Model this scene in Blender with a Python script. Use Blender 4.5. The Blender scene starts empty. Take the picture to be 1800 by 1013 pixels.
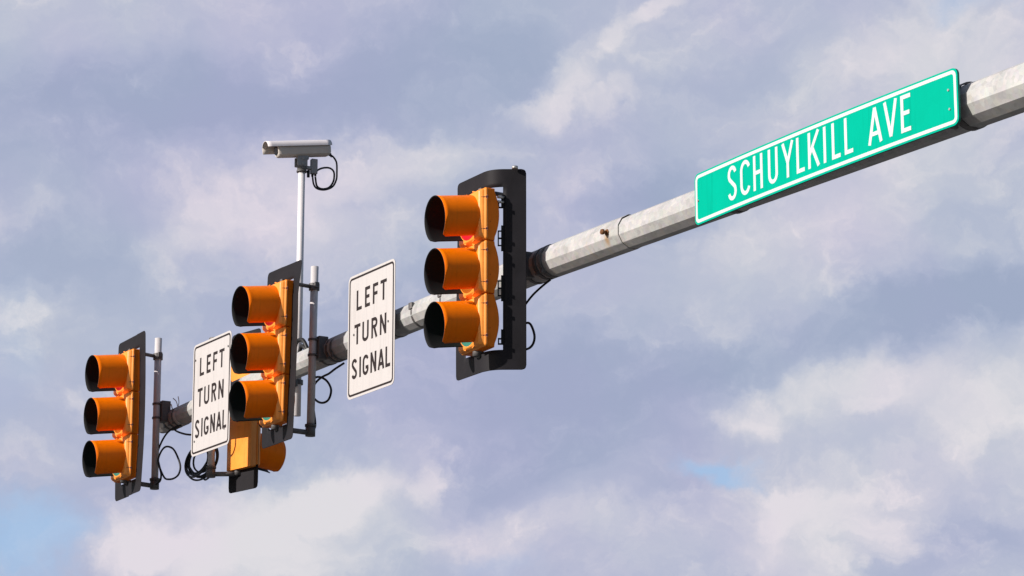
import bpy, bmesh, math, random
from mathutils import Vector, Matrix
random.seed(7)
R_ = math.radians
sc = bpy.context.scene
C = sc.collection

# ------------------------------------------------------------------ camera, sky, sun, exposure
PITCH = math.atan(0.2438)
cam_d = bpy.data.cameras.new('camera')
cam_d.sensor_width = 36.0; cam_d.lens = 100.0
cam_d.clip_start = 0.1; cam_d.clip_end = 6000
cam = bpy.data.objects.new('camera', cam_d); C.objects.link(cam)
cam.location = (0, 0, 1.6); cam.rotation_euler = (math.pi / 2 + PITCH, 0, 0)
sc.camera = cam

sc.view_settings.view_transform = 'Standard'
sc.view_settings.look = 'None'
sc.view_settings.exposure = 0.22
sc.view_settings.gamma = 1.0
sc.render.film_transparent = False

SUN_EL = R_(24.5)
sh = Vector((-0.904, -0.427, 0)).normalized()          # horizontal direction TOWARDS the sun
SUN_DIR = Vector((sh.x * math.cos(SUN_EL), sh.y * math.cos(SUN_EL), math.sin(SUN_EL)))
sun_d = bpy.data.lights.new('sun', 'SUN'); sun_d.energy = 5.0; sun_d.angle = R_(0.6); sun_d.color = (1.0, 0.93, 0.86)
sun = bpy.data.objects.new('sun', sun_d); C.objects.link(sun)
sun.rotation_euler = SUN_DIR.to_track_quat('Z', 'Y').to_euler()
sun.location = (-20, -10, 20)

world = bpy.data.worlds.new('World'); sc.world = world; world.use_nodes = True


def build_sky():
    nt = world.node_tree; N = nt.nodes; L = nt.links
    for n in list(N): N.remove(n)
    out = N.new('ShaderNodeOutputWorld'); bg = N.new('ShaderNodeBackground')
    STR = 0.1; SKY_CLEAR = 0.68
    bg.inputs['Strength'].default_value = STR
    L.new(bg.outputs[0], out.inputs[0])
    sky = N.new('ShaderNodeTexSky'); sky.sky_type = 'NISHITA'; sky.sun_disc = False
    sky.sun_elevation = SUN_EL
    sky.sun_rotation = math.atan2(SUN_DIR.x, SUN_DIR.y)
    sky.air_density = 1.0; sky.dust_density = 1.2; sky.ozone_density = 1.5
    tc = N.new('ShaderNodeTexCoord')
    sep = N.new('ShaderNodeSeparateXYZ'); L.new(tc.outputs['Generated'], sep.inputs[0])

    def math_(op, a, b=None, c=None, clamp=False):
        m = N.new('ShaderNodeMath'); m.operation = op; m.use_clamp = clamp
        for i, v in enumerate((a, b, c)):
            if v is None: continue
            if isinstance(v, (int, float)): m.inputs[i].default_value = v
            else: L.new(v, m.inputs[i])
        return m.outputs[0]
    # sky coordinates: compass side and height of the direction, centred low over the far side of the road
    U = math_('MULTIPLY', sep.outputs[0], 10.0)
    V = math_('MULTIPLY', math_('SUBTRACT', sep.outputs[2], 0.237), 10.3)
    comb = N.new('ShaderNodeCombineXYZ'); L.new(U, comb.inputs[0]); L.new(V, comb.inputs[1]); L.new(sep.outputs[1], comb.inputs[2])

    def noise(vec, scale, detail, rough=0.55, dist=0.0, off=(0, 0, 0), sx=1.0, sy=1.0, rot=0.0):
        mp = N.new('ShaderNodeMapping'); mp.inputs['Location'].default_value = off
        mp.inputs['Scale'].default_value = (sx, sy, 1.0)
        if rot:
            r0 = N.new('ShaderNodeMapping'); r0.inputs['Rotation'].default_value = (0, 0, R_(-rot)); L.new(vec, r0.inputs[0]); vec = r0.outputs[0]
        L.new(vec, mp.inputs[0])
        n = N.new('ShaderNodeTexNoise'); n.inputs['Scale'].default_value = scale
        n.inputs['Detail'].default_value = detail; n.inputs['Roughness'].default_value = rough
        n.inputs['Distortion'].default_value = dist
        L.new(mp.outputs[0], n.inputs['Vector'])
        return n
    base = comb.outputs[0]
    w1 = noise(base, 1.6, 6, 0.6)
    w2 = noise(base, 6.0, 5, 0.62, off=(3.1, 7.7, 0))

    def vm(op, a, b):
        m = N.new('ShaderNodeVectorMath'); m.operation = op
        for i, v in enumerate((a, b)):
            if isinstance(v, tuple): m.inputs[i].default_value = v
            else: L.new(v, m.inputs[i])
        return m.outputs[0]
    d1 = vm('MULTIPLY', vm('SUBTRACT', w1.outputs['Color'], (0.5, 0.5, 0.5)), (0.75, 0.55, 0))
    d2 = vm('MULTIPLY', vm('SUBTRACT', w2.outputs['Color'], (0.5, 0.5, 0.5)), (0.17, 0.15, 0))
    warp = vm('ADD', vm('ADD', base, d1), d2)

    last = [None]

    def blob(u, v, a, b, rot, weight, vec=warp):
        if last[0] is not None:                 # keeps the shader compiler working through the clouds one after another
            ch = N.new('ShaderNodeVectorMath'); ch.operation = 'MULTIPLY_ADD'
            L.new(last[0], ch.inputs[0]); ch.inputs[1].default_value = (1e-7, 1e-7, 0); L.new(vec, ch.inputs[2]); vec = ch.outputs[0]
        mp = N.new('ShaderNodeMapping'); mp.vector_type = 'TEXTURE'
        mp.inputs['Location'].default_value = (u, v, 0)
        mp.inputs['Rotation'].default_value = (0, 0, R_(rot))
        mp.inputs['Scale'].default_value = (a, b, 1e6)
        L.new(vec, mp.inputs[0])
        ln = N.new('ShaderNodeVectorMath'); ln.operation = 'LENGTH'; L.new(mp.outputs[0], ln.inputs[0])
        mr = N.new('ShaderNodeMapRange'); mr.interpolation_type = 'SMOOTHERSTEP'
        mr.inputs['From Min'].default_value = 1.0; mr.inputs['From Max'].default_value = 0.0
        mr.inputs['To Min'].default_value = 0.0; mr.inputs['To Max'].default_value = weight
        L.new(ln.outputs['Value'], mr.inputs['Value'])
        last[0] = mr.outputs[0]
        return mr.outputs[0]

    def acc(lst):
        s = None
        for b in lst:
            o = blob(*b)
            s = o if s is None else math_('ADD', s, o)
        return s

    def pu(px): return (px - 900) / 500.0
    def pv(py): return (506 - py) / 500.0
    lights = [   # px, py, half sizes in hundreds of the same units, rotation, weight
        (1010, 165, .34, .16, 25, .62), (960, 195, .22, .12, 0, .30), (1090, 190, .18, .14, 0, .30), (1130, 50, .36, .10, 35, .30),
        (500, 345, .80, .28, 8, .36), (640, 290, .55, .22, 10, .26), (380, 395, .36, .16, 0, .22),
        (480, 930, .95, .26, 14, .62), (600, 868, .55, .17, 22, .42), (290, 960, .50, .20, 10, .40), (735, 850, .30, .13, 15, .30),
        (880, 935, .60, .20, 0, .28), (1390, 935, .66, .24, 12, .46), (1330, 900, .34, .16, 0, .28), (1560, 890, .50, .20, 0, .22),
        (1560, 690, .90, .24, 8, .38), (1330, 740, .45, .20, -10, .24), (1720, 780, .5, .3, 0, .22),
        (1350, 430, .65, .20, 14, .36), (1560, 300, .55, .45, 0, .28),
        (1690, 110, .55, .50, 0, .42), (1500, 70, .60, .30, 0, .26), (1200, 40, .6, .3, 0, .12),
        (1420, 430, 1.1, .42, 16, .34), (1300, 250, .6, .34, 20, .22), (1600, 180, 1.0, .7, 0, .22), (1180, 120, .6, .3, 0, .14),
        (1520, 800, 1.1, .60, 0, .26), (640, 960, 1.0, .32, 8, .24), (1000, 960, .7, .22, 0, .30), (560, 420, .9, .34, 8, .22), (1400, 300, 1.0, .5, 20, .16), (1560, 960, .5, .3, 0, .12),
        (60, 560, .5, .5, 0, .14), (40, 830, .45, .12, 5, .30), (60, 60, .5, .25, 0, .12), (730, 120, .5, .3, 0, .10),
    ]
    darks = [
        (330, 215, 1.2, .34, 5, .46), (150, 330, .5, .2, 0, .12), (800, 120, .9, .30, -8, .26), (1120, 330, .5, .22, 20, .22), (860, 820, .7, .2, 10, .2), (1180, 850, .3, .2, 0, .12), (700, 520, .60, .30, 0, .16), (1050, 650, 1.0, .26, 4, .50),
        (1000, 760, .7, .2, 0, .22), (1640, 555, .9, .24, 10, .52), (1130, 330, .4, .2, 20, .2), (150, 470, .5, .2, 0, .12),
        (1680, 940, .5, .2, 0, .25), (1180, 280, .4, .25, 0, .15), (1350, 160, .5, .3, 0, .1), (640, 700, .6, .2, 5, .15),
    ]
    clear = [   # gaps where the blue shows
        (45, 965, .35, .27, 0, 1.0), (1245, 830, .26, .085, -8, 1.0), (1770, 8, .22, .15, 0, 1.0), (1640, 18, .18, .12, 0, .35),
        (900, 1000, .3, .1, 0, .2), (20, 640, .2, .5, 0, .15),
    ]
    conv = lambda lst: [(pu(a), pv(b), c, d, r, w) for a, b, c, d, r, w in lst]
    Lsum = acc(conv(lights)); Dsum = acc(conv(darks)); Csum = acc(conv(clear))
    n1 = noise(warp, 1.3, 7, 0.50, 0.2, off=(1.7, 4.2, 0), sx=0.62, sy=1.6, rot=16)
    n2 = noise(warp, 4.2, 7, 0.52, 0.1, off=(9.3, 2.2, 0), sx=0.75, sy=1.25)
    n3 = noise(warp, 11.0, 6, 0.65, 0.0, off=(5.3, 8.2, 0))
    f = math_('MULTIPLY', math_('SUBTRACT', n1.outputs['Fac'], 0.5), 0.62)
    g = math_('MULTIPLY', math_('SUBTRACT', n2.outputs['Fac'], 0.5), 0.12)
    h = math_('MULTIPLY', math_('SUBTRACT', n3.outputs['Fac'], 0.5), 0.03)
    dens = math_('ADD', math_('ADD', f, g), h)
    # billows show more where a cloud is lit
    bill = math_('MULTIPLY', math_('ADD', g, h), math_('MULTIPLY', Lsum, 1.6))
    dens = math_('ADD', math_('ADD', dens, bill), math_('MULTIPLY', math_('SUBTRACT', math_('MULTIPLY', Lsum, .55), Dsum), .80))
    n5 = noise(warp, 3.0, 6, 0.5, 0.2, off=(4.3, 1.2, 0), sx=.7, sy=1.6, rot=14)
    # billows: bodies of cloud with a crisp, crumbling outline
    def puffs(lst, lo, hi, amp):
        f_ = None
        for px, py, a, b_, r in lst:
            o = blob(pu(px), pv(py), a, b_, r, 1.0, warp2)
            f_ = o if f_ is None else math_('MAXIMUM', f_, o)
        f_ = math_('ADD', f_, math_('MULTIPLY', math_('SUBTRACT', n2.outputs['Fac'], .5), .80))
        f_ = math_('ADD', f_, math_('MULTIPLY', math_('SUBTRACT', n3.outputs['Fac'], .5), .40))
        tot = None
        for l_, h_, k_ in ((lo - .22, lo + .85, .80), (lo - .08, hi + .10, .12)):
            mr = N.new('ShaderNodeMapRange'); mr.interpolation_type = 'SMOOTHSTEP'
            mr.inputs['From Min'].default_value = l_; mr.inputs['From Max'].default_value = h_; mr.inputs['To Max'].default_value = amp * k_
            L.new(f_, mr.inputs['Value']); tot = mr.outputs[0] if tot is None else math_('ADD', tot, mr.outputs[0])
        return math_('MULTIPLY', tot, shade)
    shade = math_('ADD', .55, math_('MULTIPLY', n5.outputs['Fac'], 1.0))
    warp2 = vm('ADD', vm('ADD', base, vm('MULTIPLY', d1, (.45, .45, 0))), vm('MULTIPLY', d2, (.8, .8, 0)))
    p1 = puffs([(400, 905, .34, .20, 10), (560, 890, .36, .17, 15), (650, 860, .24, .13, 20), (280, 960, .34, .22, 20), (745, 850, .13, .10, 0), (480, 990, .60, .20, 0)], .12, .55, .37)
    p2 = puffs([(1310, 735, .24, .15, 10), (1420, 690, .28, .15, 12), (1560, 690, .36, .18, 5), (1700, 720, .36, .22, 0), (1800, 690, .3, .2, 0)], .12, .52, .22)
    p3 = puffs([(1370, 915, .24, .17, 20), (1450, 910, .28, .18, 0), (1400, 990, .45, .18, 0), (1530, 940, .22, .12, -20)], .12, .52, .31)
    p4 = puffs([(400, 375, .30, .16, 18), (500, 350, .34, .18, 8), (600, 330, .34, .18, 10), (740, 290, .40, .14, 14), (330, 430, .34, .12, 20), (560, 420, .6, .2, 0)], .08, .62, .19)
    p5 = puffs([(1010, 140, .15, .14, 40), (960, 195, .20, .10, 5), (1060, 185, .18, .10, 20), (1110, 150, .09, .12, -20), (1090, 60, .12, .07, 50), (1150, 20, .18, .05, 30)], .10, .66, .32)
    p6 = puffs([(1600, 90, .30, .28, 30), (1500, 120, .36, .16, 25), (1740, 140, .36, .3, 0), (1680, 40, .2, .1, 50)], .10, .62, .19)
    for p_ in (p1, p2, p3, p4, p5, p6): dens = math_('ADD', dens, p_)
    dens = math_('ADD', dens, 0.29, clamp=False)
    ramp = N.new('ShaderNodeValToRGB'); cr = ramp.color_ramp; cr.interpolation = 'B_SPLINE'
    S = .858 / STR
    stops = [(0.0, (.345, .395, .560)), (.28, (.430, .468, .628)), (.52, (.535, .552, .672)), (.76, (.655, .642, .718)), (1.0, (.780, .728, .780))]
    while len(cr.elements) < len(stops): cr.elements.new(0.5)
    for e, (p, col) in zip(cr.elements, stops):
        e.position = p; e.color = (*col, 1)
    L.new(dens, ramp.inputs[0])
    sc_ = N.new('ShaderNodeVectorMath'); sc_.operation = 'SCALE'; sc_.inputs['Scale'].default_value = S
    n4 = noise(base, 1.1, 3, 0.5, 0.0, off=(2.3, 6.1, 0))
    hue = N.new('ShaderNodeMapRange'); hue.inputs['From Min'].default_value = .38; hue.inputs['From Max'].default_value = .62; L.new(n4.outputs['Fac'], hue.inputs['Value'])
    tn = N.new('ShaderNodeMix'); tn.data_type = 'RGBA'; tn.inputs[6].default_value = (.975, 1.01, .985, 1); tn.inputs[7].default_value = (1.02, .985, 1.015, 1)
    L.new(hue.outputs[0], tn.inputs['Factor'])
    tv = vm('MULTIPLY', ramp.outputs[0], tn.outputs[2])
    L.new(tv, sc_.inputs[0])
    cl = math_('MULTIPLY', Csum, math_('ADD', 1.25, math_('MULTIPLY', dens, -0.45)), None, True)
    cl = math_('MULTIPLY', cl, 0.8)
    # unseen sky overhead and behind: mostly clear, dimmed to set the fill light
    mix0 = N.new('ShaderNodeMix'); mix0.data_type = 'RGBA'
    mix0.inputs[7].default_value = (.36 * S, .545 * S, .80 * S, 1)
    L.new(cl, mix0.inputs['Factor']); L.new(sc_.outputs[0], mix0.inputs[6])
    dt = N.new('ShaderNodeVectorMath'); dt.operation = 'DOT_PRODUCT'; L.new(tc.outputs['Generated'], dt.inputs[0]); dt.inputs[1].default_value = (0, .9715, .2368)
    op = N.new('ShaderNodeMapRange'); op.interpolation_type = 'SMOOTHSTEP'
    op.inputs['From Min'].default_value = .968; op.inputs['From Max'].default_value = .74
    op.inputs['To Min'].default_value = 0.0; op.inputs['To Max'].default_value = .88
    L.new(dt.outputs['Value'], op.inputs['Value'])
    mix = N.new('ShaderNodeMix'); mix.data_type = 'RGBA'
    skyd = N.new('ShaderNodeVectorMath'); skyd.operation = 'SCALE'; skyd.inputs['Scale'].default_value = SKY_CLEAR; L.new(sky.outputs[0], skyd.inputs[0])
    L.new(op.outputs[0], mix.inputs['Factor']); L.new(mix0.outputs[2], mix.inputs[6]); L.new(skyd.outputs[0], mix.inputs[7])
    # below the horizon there is only the far, dim ground
    hz = N.new('ShaderNodeMapRange'); hz.inputs['From Min'].default_value = -0.02; hz.inputs['From Max'].default_value = 0.02
    L.new(sep.outputs[2], hz.inputs['Value'])
    mx2 = N.new('ShaderNodeMix'); mx2.data_type = 'RGBA'
    mx2.inputs[6].default_value = (.9, .9, .9, 1)
    L.new(hz.outputs[0], mx2.inputs['Factor']); L.new(mix.outputs[2], mx2.inputs[7])
    L.new(mx2.outputs[2], bg.inputs['Color'])


build_sky()

# ------------------------------------------------------------------ arm-aligned frame (x towards the mast, y away from the oncoming traffic side, z up)
O = Vector((0.1927, 17.968, 6.1313))
AZ = R_(31.06)
RZ = math.atan2(-math.cos(AZ), math.sin(AZ))
AX = Vector((math.sin(AZ), -math.cos(AZ), 0)); AY = Vector((math.cos(AZ), math.sin(AZ), 0)); UP = Vector((0, 0, 1))


def W(x, y, z): return O + AX * x + AY * y + UP * z


# ------------------------------------------------------------------ materials
def material(name, base, rough=0.5, metal=0.0, spec=0.5, var=0.0, vscale=20.0, tint=None, bump=0.0, bscale=60.0, coat=0.0, rvar=0.0, streak=0.0, specks=0.0):
    m = bpy.data.materials.new(name); m.use_nodes = True
    nt = m.node_tree; N = nt.nodes; L = nt.links
    p = N['Principled BSDF']
    p.inputs['Base Color'].default_value = (*base, 1); p.inputs['Roughness'].default_value = rough
    p.inputs['Metallic'].default_value = metal; p.inputs['Specular IOR Level'].default_value = spec
    if coat: p.inputs['Coat Weight'].default_value = coat
    tc = N.new('ShaderNodeTexCoord')
    if var or rvar:
        n = N.new('ShaderNodeTexNoise'); n.inputs['Scale'].default_value = vscale; n.inputs['Detail'].default_value = 7
        n.inputs['Roughness'].default_value = 0.65
        L.new(tc.outputs['Object'], n.inputs['Vector'])
        mr = N.new('ShaderNodeMapRange'); mr.inputs['From Min'].default_value = 0.3; mr.inputs['From Max'].default_value = 0.7
        L.new(n.outputs['Fac'], mr.inputs['Value'])
        mx = N.new('ShaderNodeMix'); mx.data_type = 'RGBA'
        t = tint or tuple(c * (1 - var) for c in base)
        mx.inputs[6].default_value = (*t, 1); mx.inputs[7].default_value = (*base, 1)
        L.new(mr.outputs[0], mx.inputs['Factor']); L.new(mx.outputs[2], p.inputs['Base Color'])
        if rvar:
            m2 = N.new('ShaderNodeMapRange'); m2.inputs['To Min'].default_value = rough + rvar; m2.inputs['To Max'].default_value = rough - rvar
            L.new(n.outputs['Fac'], m2.inputs['Value']); L.new(m2.outputs[0], p.inputs['Roughness'])
    if streak or specks:
        src = p.inputs['Base Color'].links[0].from_socket
        mx3 = N.new('ShaderNodeMix'); mx3.data_type = 'RGBA'; mx3.blend_type = 'MULTIPLY'
        mp = N.new('ShaderNodeMapping'); mp.inputs['Scale'].default_value = (38, 38, 2.2) if streak else (26, 26, 26)
        L.new(tc.outputs['Object'], mp.inputs[0])
        n3 = N.new('ShaderNodeTexNoise'); n3.inputs['Scale'].default_value = 1.0; n3.inputs['Detail'].default_value = 5; L.new(mp.outputs[0], n3.inputs['Vector'])
        m3 = N.new('ShaderNodeMapRange'); m3.inputs['From Min'].default_value = .52 if streak else .64; m3.inputs['From Max'].default_value = .72
        m3.inputs['To Min'].default_value = 1.0; m3.inputs['To Max'].default_value = 1.0 - (streak or specks)
        L.new(n3.outputs['Fac'], m3.inputs['Value'])
        mx3.inputs['Factor'].default_value = 1.0
        L.new(src, mx3.inputs[6]); L.new(m3.outputs[0], mx3.inputs[7]); L.new(mx3.outputs[2], p.inputs['Base Color'])
    if bump:
        n2 = N.new('ShaderNodeTexNoise'); n2.inputs['Scale'].default_value = bscale; n2.inputs['Detail'].default_value = 4
        L.new(tc.outputs['Object'], n2.inputs['Vector'])
        b = N.new('ShaderNodeBump'); b.inputs['Strength'].default_value = bump; b.inputs['Distance'].default_value = 0.01
        L.new(n2.outputs['Fac'], b.inputs['Height']); L.new(b.outputs[0], p.inputs['Normal'])
    return m


M = {}
M['orange'] = material('orange_polycarbonate', (.98, .205, .0), .42, spec=.14, var=.16, vscale=5, tint=(.86, .165, .0), streak=.10, bump=.03, bscale=40, rvar=.08)
M['door'] = material('sunlit_orange_polycarbonate', (.97, .345, .055), .38, spec=.4, var=.16, vscale=9, tint=(.84, .26, .030), streak=.16, bump=.03, bscale=40, rvar=.08)  # orange plastic made paler: sun on doors and rear housing put into colour
M['housing'] = material('weathered_orange_housing', (.95, .21, .010), .45, spec=.15, var=.14, vscale=7, tint=(.80, .19, .005), bump=.03, bscale=40, specks=.55)
M['black'] = material('matt_black_paint', (.010, .010, .011), .75, spec=.2, var=.2, vscale=10)
M['plate'] = material('dark_grey_aluminium', (.0125, .0115, .0135), .6, spec=.12, var=.35, vscale=5, tint=(.019, .0175, .021), bump=.05, bscale=6, rvar=.1)
M['bracket'] = material('dark_bracket_metal', (.15, .142, .142), .55, metal=.2, var=.4, vscale=30)
M['tube'] = material('aluminium_tube', (.66, .62, .62), .5, metal=.1, var=.14, vscale=14, rvar=.1)
M['whitepole'] = material('pale_painted_tube', (.80, .765, .78), .42, metal=.05, var=.10, vscale=12)
M['strap'] = material('steel_strap', (.20, .19, .19), .45, metal=.6, var=.3, vscale=40)
M['rubber'] = material('black_rubber', (.012, .012, .014), .55, spec=.4)
M['signwhite'] = material('white_sheeting', (.500, .478, .474), .55, spec=.2, var=.05, vscale=3, tint=(.475, .452, .447), streak=.10)
M['signblack'] = material('black_sheeting', (.018, .012, .013), .6, spec=.25)
M['signback'] = material('bare_aluminium', (.42, .42, .43), .5, metal=.6, var=.2, vscale=8)
M['green'] = material('green_sheeting', (.0, .372, .256), .65, spec=.02, var=.08, vscale=2.5, tint=(.0, .335, .226), streak=.12)
M['greenedge'] = material('dark_green_edge', (.003, .22, .15), .5, spec=.3)
M['whiteletter'] = material('white_lettering', (.58, .61, .60), .5, spec=.2, var=.05, vscale=6, tint=(.55, .575, .565))
M['camwhite'] = material('cream_camera_housing', (.78, .735, .75), .45, spec=.4, var=.08, vscale=14)
M['camgrey'] = material('grey_camera_body', (.64, .585, .53), .5, spec=.4, var=.15, vscale=14)
M['boxgrey'] = material('grey_junction_box', (.30, .30, .31), .5, spec=.4, var=.15, vscale=20)
M['latch'] = material('rusty_latch', (.20, .075, .055), .5, metal=.5, var=.4, vscale=60)
M['bolt'] = material('zinc_bolt', (.5, .48, .46), .4, metal=.7)
M['rust'] = material('rusty_steel', (.22, .09, .03), .7, metal=.2, var=.5, vscale=60)
M['glass'] = material('camera_glass', (.02, .02, .025), .08, spec=.6)
M['tape'] = material('grey_tape', (.62, .60, .58), .6, var=.2, vscale=40)


def lens_mat(name, base, emit):
    m = material(name, base, .18, spec=.6, bump=.35, bscale=130)
    p = m.node_tree.nodes['Principled BSDF']
    if emit:
        p.inputs['Emission Color'].default_value = (*emit[0], 1); p.inputs['Emission Strength'].default_value = emit[1]
    return m


M['lens_red'] = lens_mat('red_lens', (.45, .010, .018), ((1.0, .02, .05), .28))
M['lens_dim'] = lens_mat('dim_red_lens', (.30, .008, .010), ((1.0, .02, .03), .05))
M['lens_amber'] = lens_mat('amber_lens', (.40, .10, .008), None)
M['lens_green'] = lens_mat('green_lens', (.055, .25, .19), None)


def galvanised():
    m = bpy.data.materials.new('galvanised_steel'); m.use_nodes = True
    nt = m.node_tree; N = nt.nodes; L = nt.links; p = N['Principled BSDF']
    tc = N.new('ShaderNodeTexCoord')
    vo = N.new('ShaderNodeTexVoronoi'); vo.inputs['Scale'].default_value = 34; L.new(tc.outputs['Object'], vo.inputs['Vector'])
    n1 = N.new('ShaderNodeTexNoise'); n1.inputs['Scale'].default_value = 5; n1.inputs['Detail'].default_value = 9; n1.inputs['Roughness'].default_value = .7
    L.new(tc.outputs['Object'], n1.inputs['Vector'])
    mp = N.new('ShaderNodeMapping'); mp.inputs['Scale'].default_value = (22, 4, 4); L.new(tc.outputs['Object'], mp.inputs[0])
    n2 = N.new('ShaderNodeTexNoise'); n2.inputs['Scale'].default_value = 1.0; n2.inputs['Detail'].default_value = 8; n2.inputs['Roughness'].default_value = .7
    L.new(mp.outputs[0], n2.inputs['Vector'])
    r1 = N.new('ShaderNodeValToRGB'); r1.color_ramp.elements[0].position = .28; r1.color_ramp.elements[1].position = .72
    r1.color_ramp.elements[0].color = (.37, .350, .340, 1); r1.color_ramp.elements[1].color = (.55, .53, .52, 1)
    L.new(n1.outputs['Fac'], r1.inputs[0])
    a = N.new('ShaderNodeMix'); a.data_type = 'RGBA'; a.blend_type = 'MULTIPLY'; a.inputs['Factor'].default_value = .26
    L.new(r1.outputs[0], a.inputs[6]); L.new(vo.outputs['Color'], a.inputs[7])
    hs = N.new('ShaderNodeHueSaturation'); hs.inputs['Saturation'].default_value = .22; L.new(a.outputs[2], hs.inputs['Color'])
    # pale runs and a few ochre weathering streaks lying across the arm
    r2 = N.new('ShaderNodeValToRGB'); r2.color_ramp.elements[0].position = .56; r2.color_ramp.elements[1].position = .74
    r2.color_ramp.elements[0].color = (0, 0, 0, 1); r2.color_ramp.elements[1].color = (.55, .55, .55, 1)
    L.new(n2.outputs['Fac'], r2.inputs[0])
    b = N.new('ShaderNodeMix'); b.data_type = 'RGBA'; b.inputs[7].default_value = (.50, .42, .31, 1)
    L.new(r2.outputs[0], b.inputs['Factor']); L.new(hs.outputs[0], b.inputs[6])
    # ochre bleeding round the joint bolt and down below it
    rm = N.new('ShaderNodeMapping'); rm.vector_type = 'TEXTURE'; rm.inputs['Location'].default_value = (.957, -.105, -.030); rm.inputs['Scale'].default_value = (.034, .2, .060)
    dn = N.new('ShaderNodeVectorMath'); dn.operation = 'MULTIPLY_ADD'; L.new(n1.outputs['Color'], dn.inputs[0]); dn.inputs[1].default_value = (.03, .0, .05); L.new(tc.outputs['Object'], dn.inputs[2])
    L.new(dn.outputs[0], rm.inputs[0])
    rl = N.new('ShaderNodeVectorMath'); rl.operation = 'LENGTH'; L.new(rm.outputs[0], rl.inputs[0])
    rr = N.new('ShaderNodeMapRange'); rr.interpolation_type = 'SMOOTHSTEP'; rr.inputs['From Min'].default_value = 1.0; rr.inputs['From Max'].default_value = .1; rr.inputs['To Max'].default_value = .75
    L.new(rl.outputs['Value'], rr.inputs['Value'])
    rc = N.new('ShaderNodeMix'); rc.data_type = 'RGBA'; rc.inputs[7].default_value = (.36, .22, .10, 1)
    L.new(rr.outputs[0], rc.inputs['Factor']); L.new(b.outputs[2], rc.inputs[6])
    L.new(rc.outputs[2], p.inputs['Base Color'])
    p.inputs['Metallic'].default_value = .12; p.inputs['Roughness'].default_value = .58; p.inputs['Specular IOR Level'].default_value = .4
    bp = N.new('ShaderNodeBump'); bp.inputs['Strength'].default_value = .05; bp.inputs['Distance'].default_value = .01
    L.new(n1.outputs['Fac'], bp.inputs['Height']); L.new(bp.outputs[0], p.inputs['Normal'])
    return m


M['galv'] = galvanised()


# ------------------------------------------------------------------ mesh helpers
def link_mesh(name, bm, mats, parent=None, smooth=None, loc=(0, 0, 0)):
    if smooth is not None:
        for f in bm.faces: f.smooth = True
    bm.normal_update()
    me = bpy.data.meshes.new(name); bm.to_mesh(me); bm.free()
    for m in (mats if isinstance(mats, (list, tuple)) else [mats]): me.materials.append(m)
    if smooth is not None:
        try: me.set_sharp_from_angle(angle=R_(smooth))
        except Exception: pass
    o = bpy.data.objects.new(name, me); C.objects.link(o); o.location = loc
    if parent: o.parent = parent
    return o


def thing(name, label, cat, loc, rz=RZ, group=None):
    o = bpy.data.objects.new(name, None); C.objects.link(o); o.empty_display_size = .1
    o.location = loc; o.rotation_euler = (0, 0, rz)
    o['label'] = label; o['category'] = cat
    if group: o['group'] = group
    return o


def tag(o, label, cat, group=None):
    o['label'] = label; o['category'] = cat
    if group: o['group'] = group
    return o


def box(bm, x0, x1, y0, y1, z0, z1, bevel=0.0, seg=2, mi=0):
    vs = [bm.verts.new((x, y, z)) for x in (x0, x1) for y in (y0, y1) for z in (z0, z1)]
    idx = [(0, 1, 3, 2), (4, 6, 7, 5), (0, 4, 5, 1), (2, 3, 7, 6), (0, 2, 6, 4), (1, 5, 7, 3)]
    fs = [bm.faces.new([vs[i] for i in f]) for f in idx]
    for f in fs: f.material_index = mi
    if bevel:
        es = list({e for f in fs for e in f.edges})
        bmesh.ops.bevel(bm, geom=es, offset=bevel, segments=seg, profile=.5, affect='EDGES')
    return vs


def tube(bm, pts, r, seg=12, closed=False, caps=True, mi=0):
    pts = [Vector(p) for p in pts]
    n = len(pts); rings = []
    rr = r if isinstance(r, (list, tuple)) else [r] * n
    prev = None
    for i, p in enumerate(pts):
        if closed: t = pts[(i + 1) % n] - pts[(i - 1) % n]
        else: t = pts[min(i + 1, n - 1)] - pts[max(i - 1, 0)]
        t.normalize()
        if prev is None:
            a = Vector((0, 0, 1)) if abs(t.z) < .9 else Vector((1, 0, 0))
            u = t.cross(a).normalized()
        else:
            u = (prev - t * prev.dot(t)).normalized()
        prev = u; v = t.cross(u)
        rings.append([bm.verts.new(p + (u * math.cos(2 * math.pi * k / seg) + v * math.sin(2 * math.pi * k / seg)) * rr[i]) for k in range(seg)])
    m = n if closed else n - 1
    for i in range(m):
        A = rings[i]; B = rings[(i + 1) % n]
        for k in range(seg):
            f = bm.faces.new((A[k], A[(k + 1) % seg], B[(k + 1) % seg], B[k])); f.material_index = mi; f.smooth = True
    if caps and not closed:
        f = bm.faces.new(list(reversed(rings[0]))); f.material_index = mi
        f = bm.faces.new(rings[-1]); f.material_index = mi


def spline(pts, n=8):
    P = [Vector(p) for p in pts]; out = []
    P = [P[0] * 2 - P[1]] + P + [P[-1] * 2 - P[-2]]
    for i in range(1, len(P) - 2):
        a, b, c, d = P[i - 1:i + 3]
        for k in range(n):
            t = k / n
            out.append(.5 * ((2 * b) + (c - a) * t + (2 * a - 5 * b + 4 * c - d) * t * t + (3 * b - a - 3 * c + d) * t ** 3))
    out.append(P[-2]); return out


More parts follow.
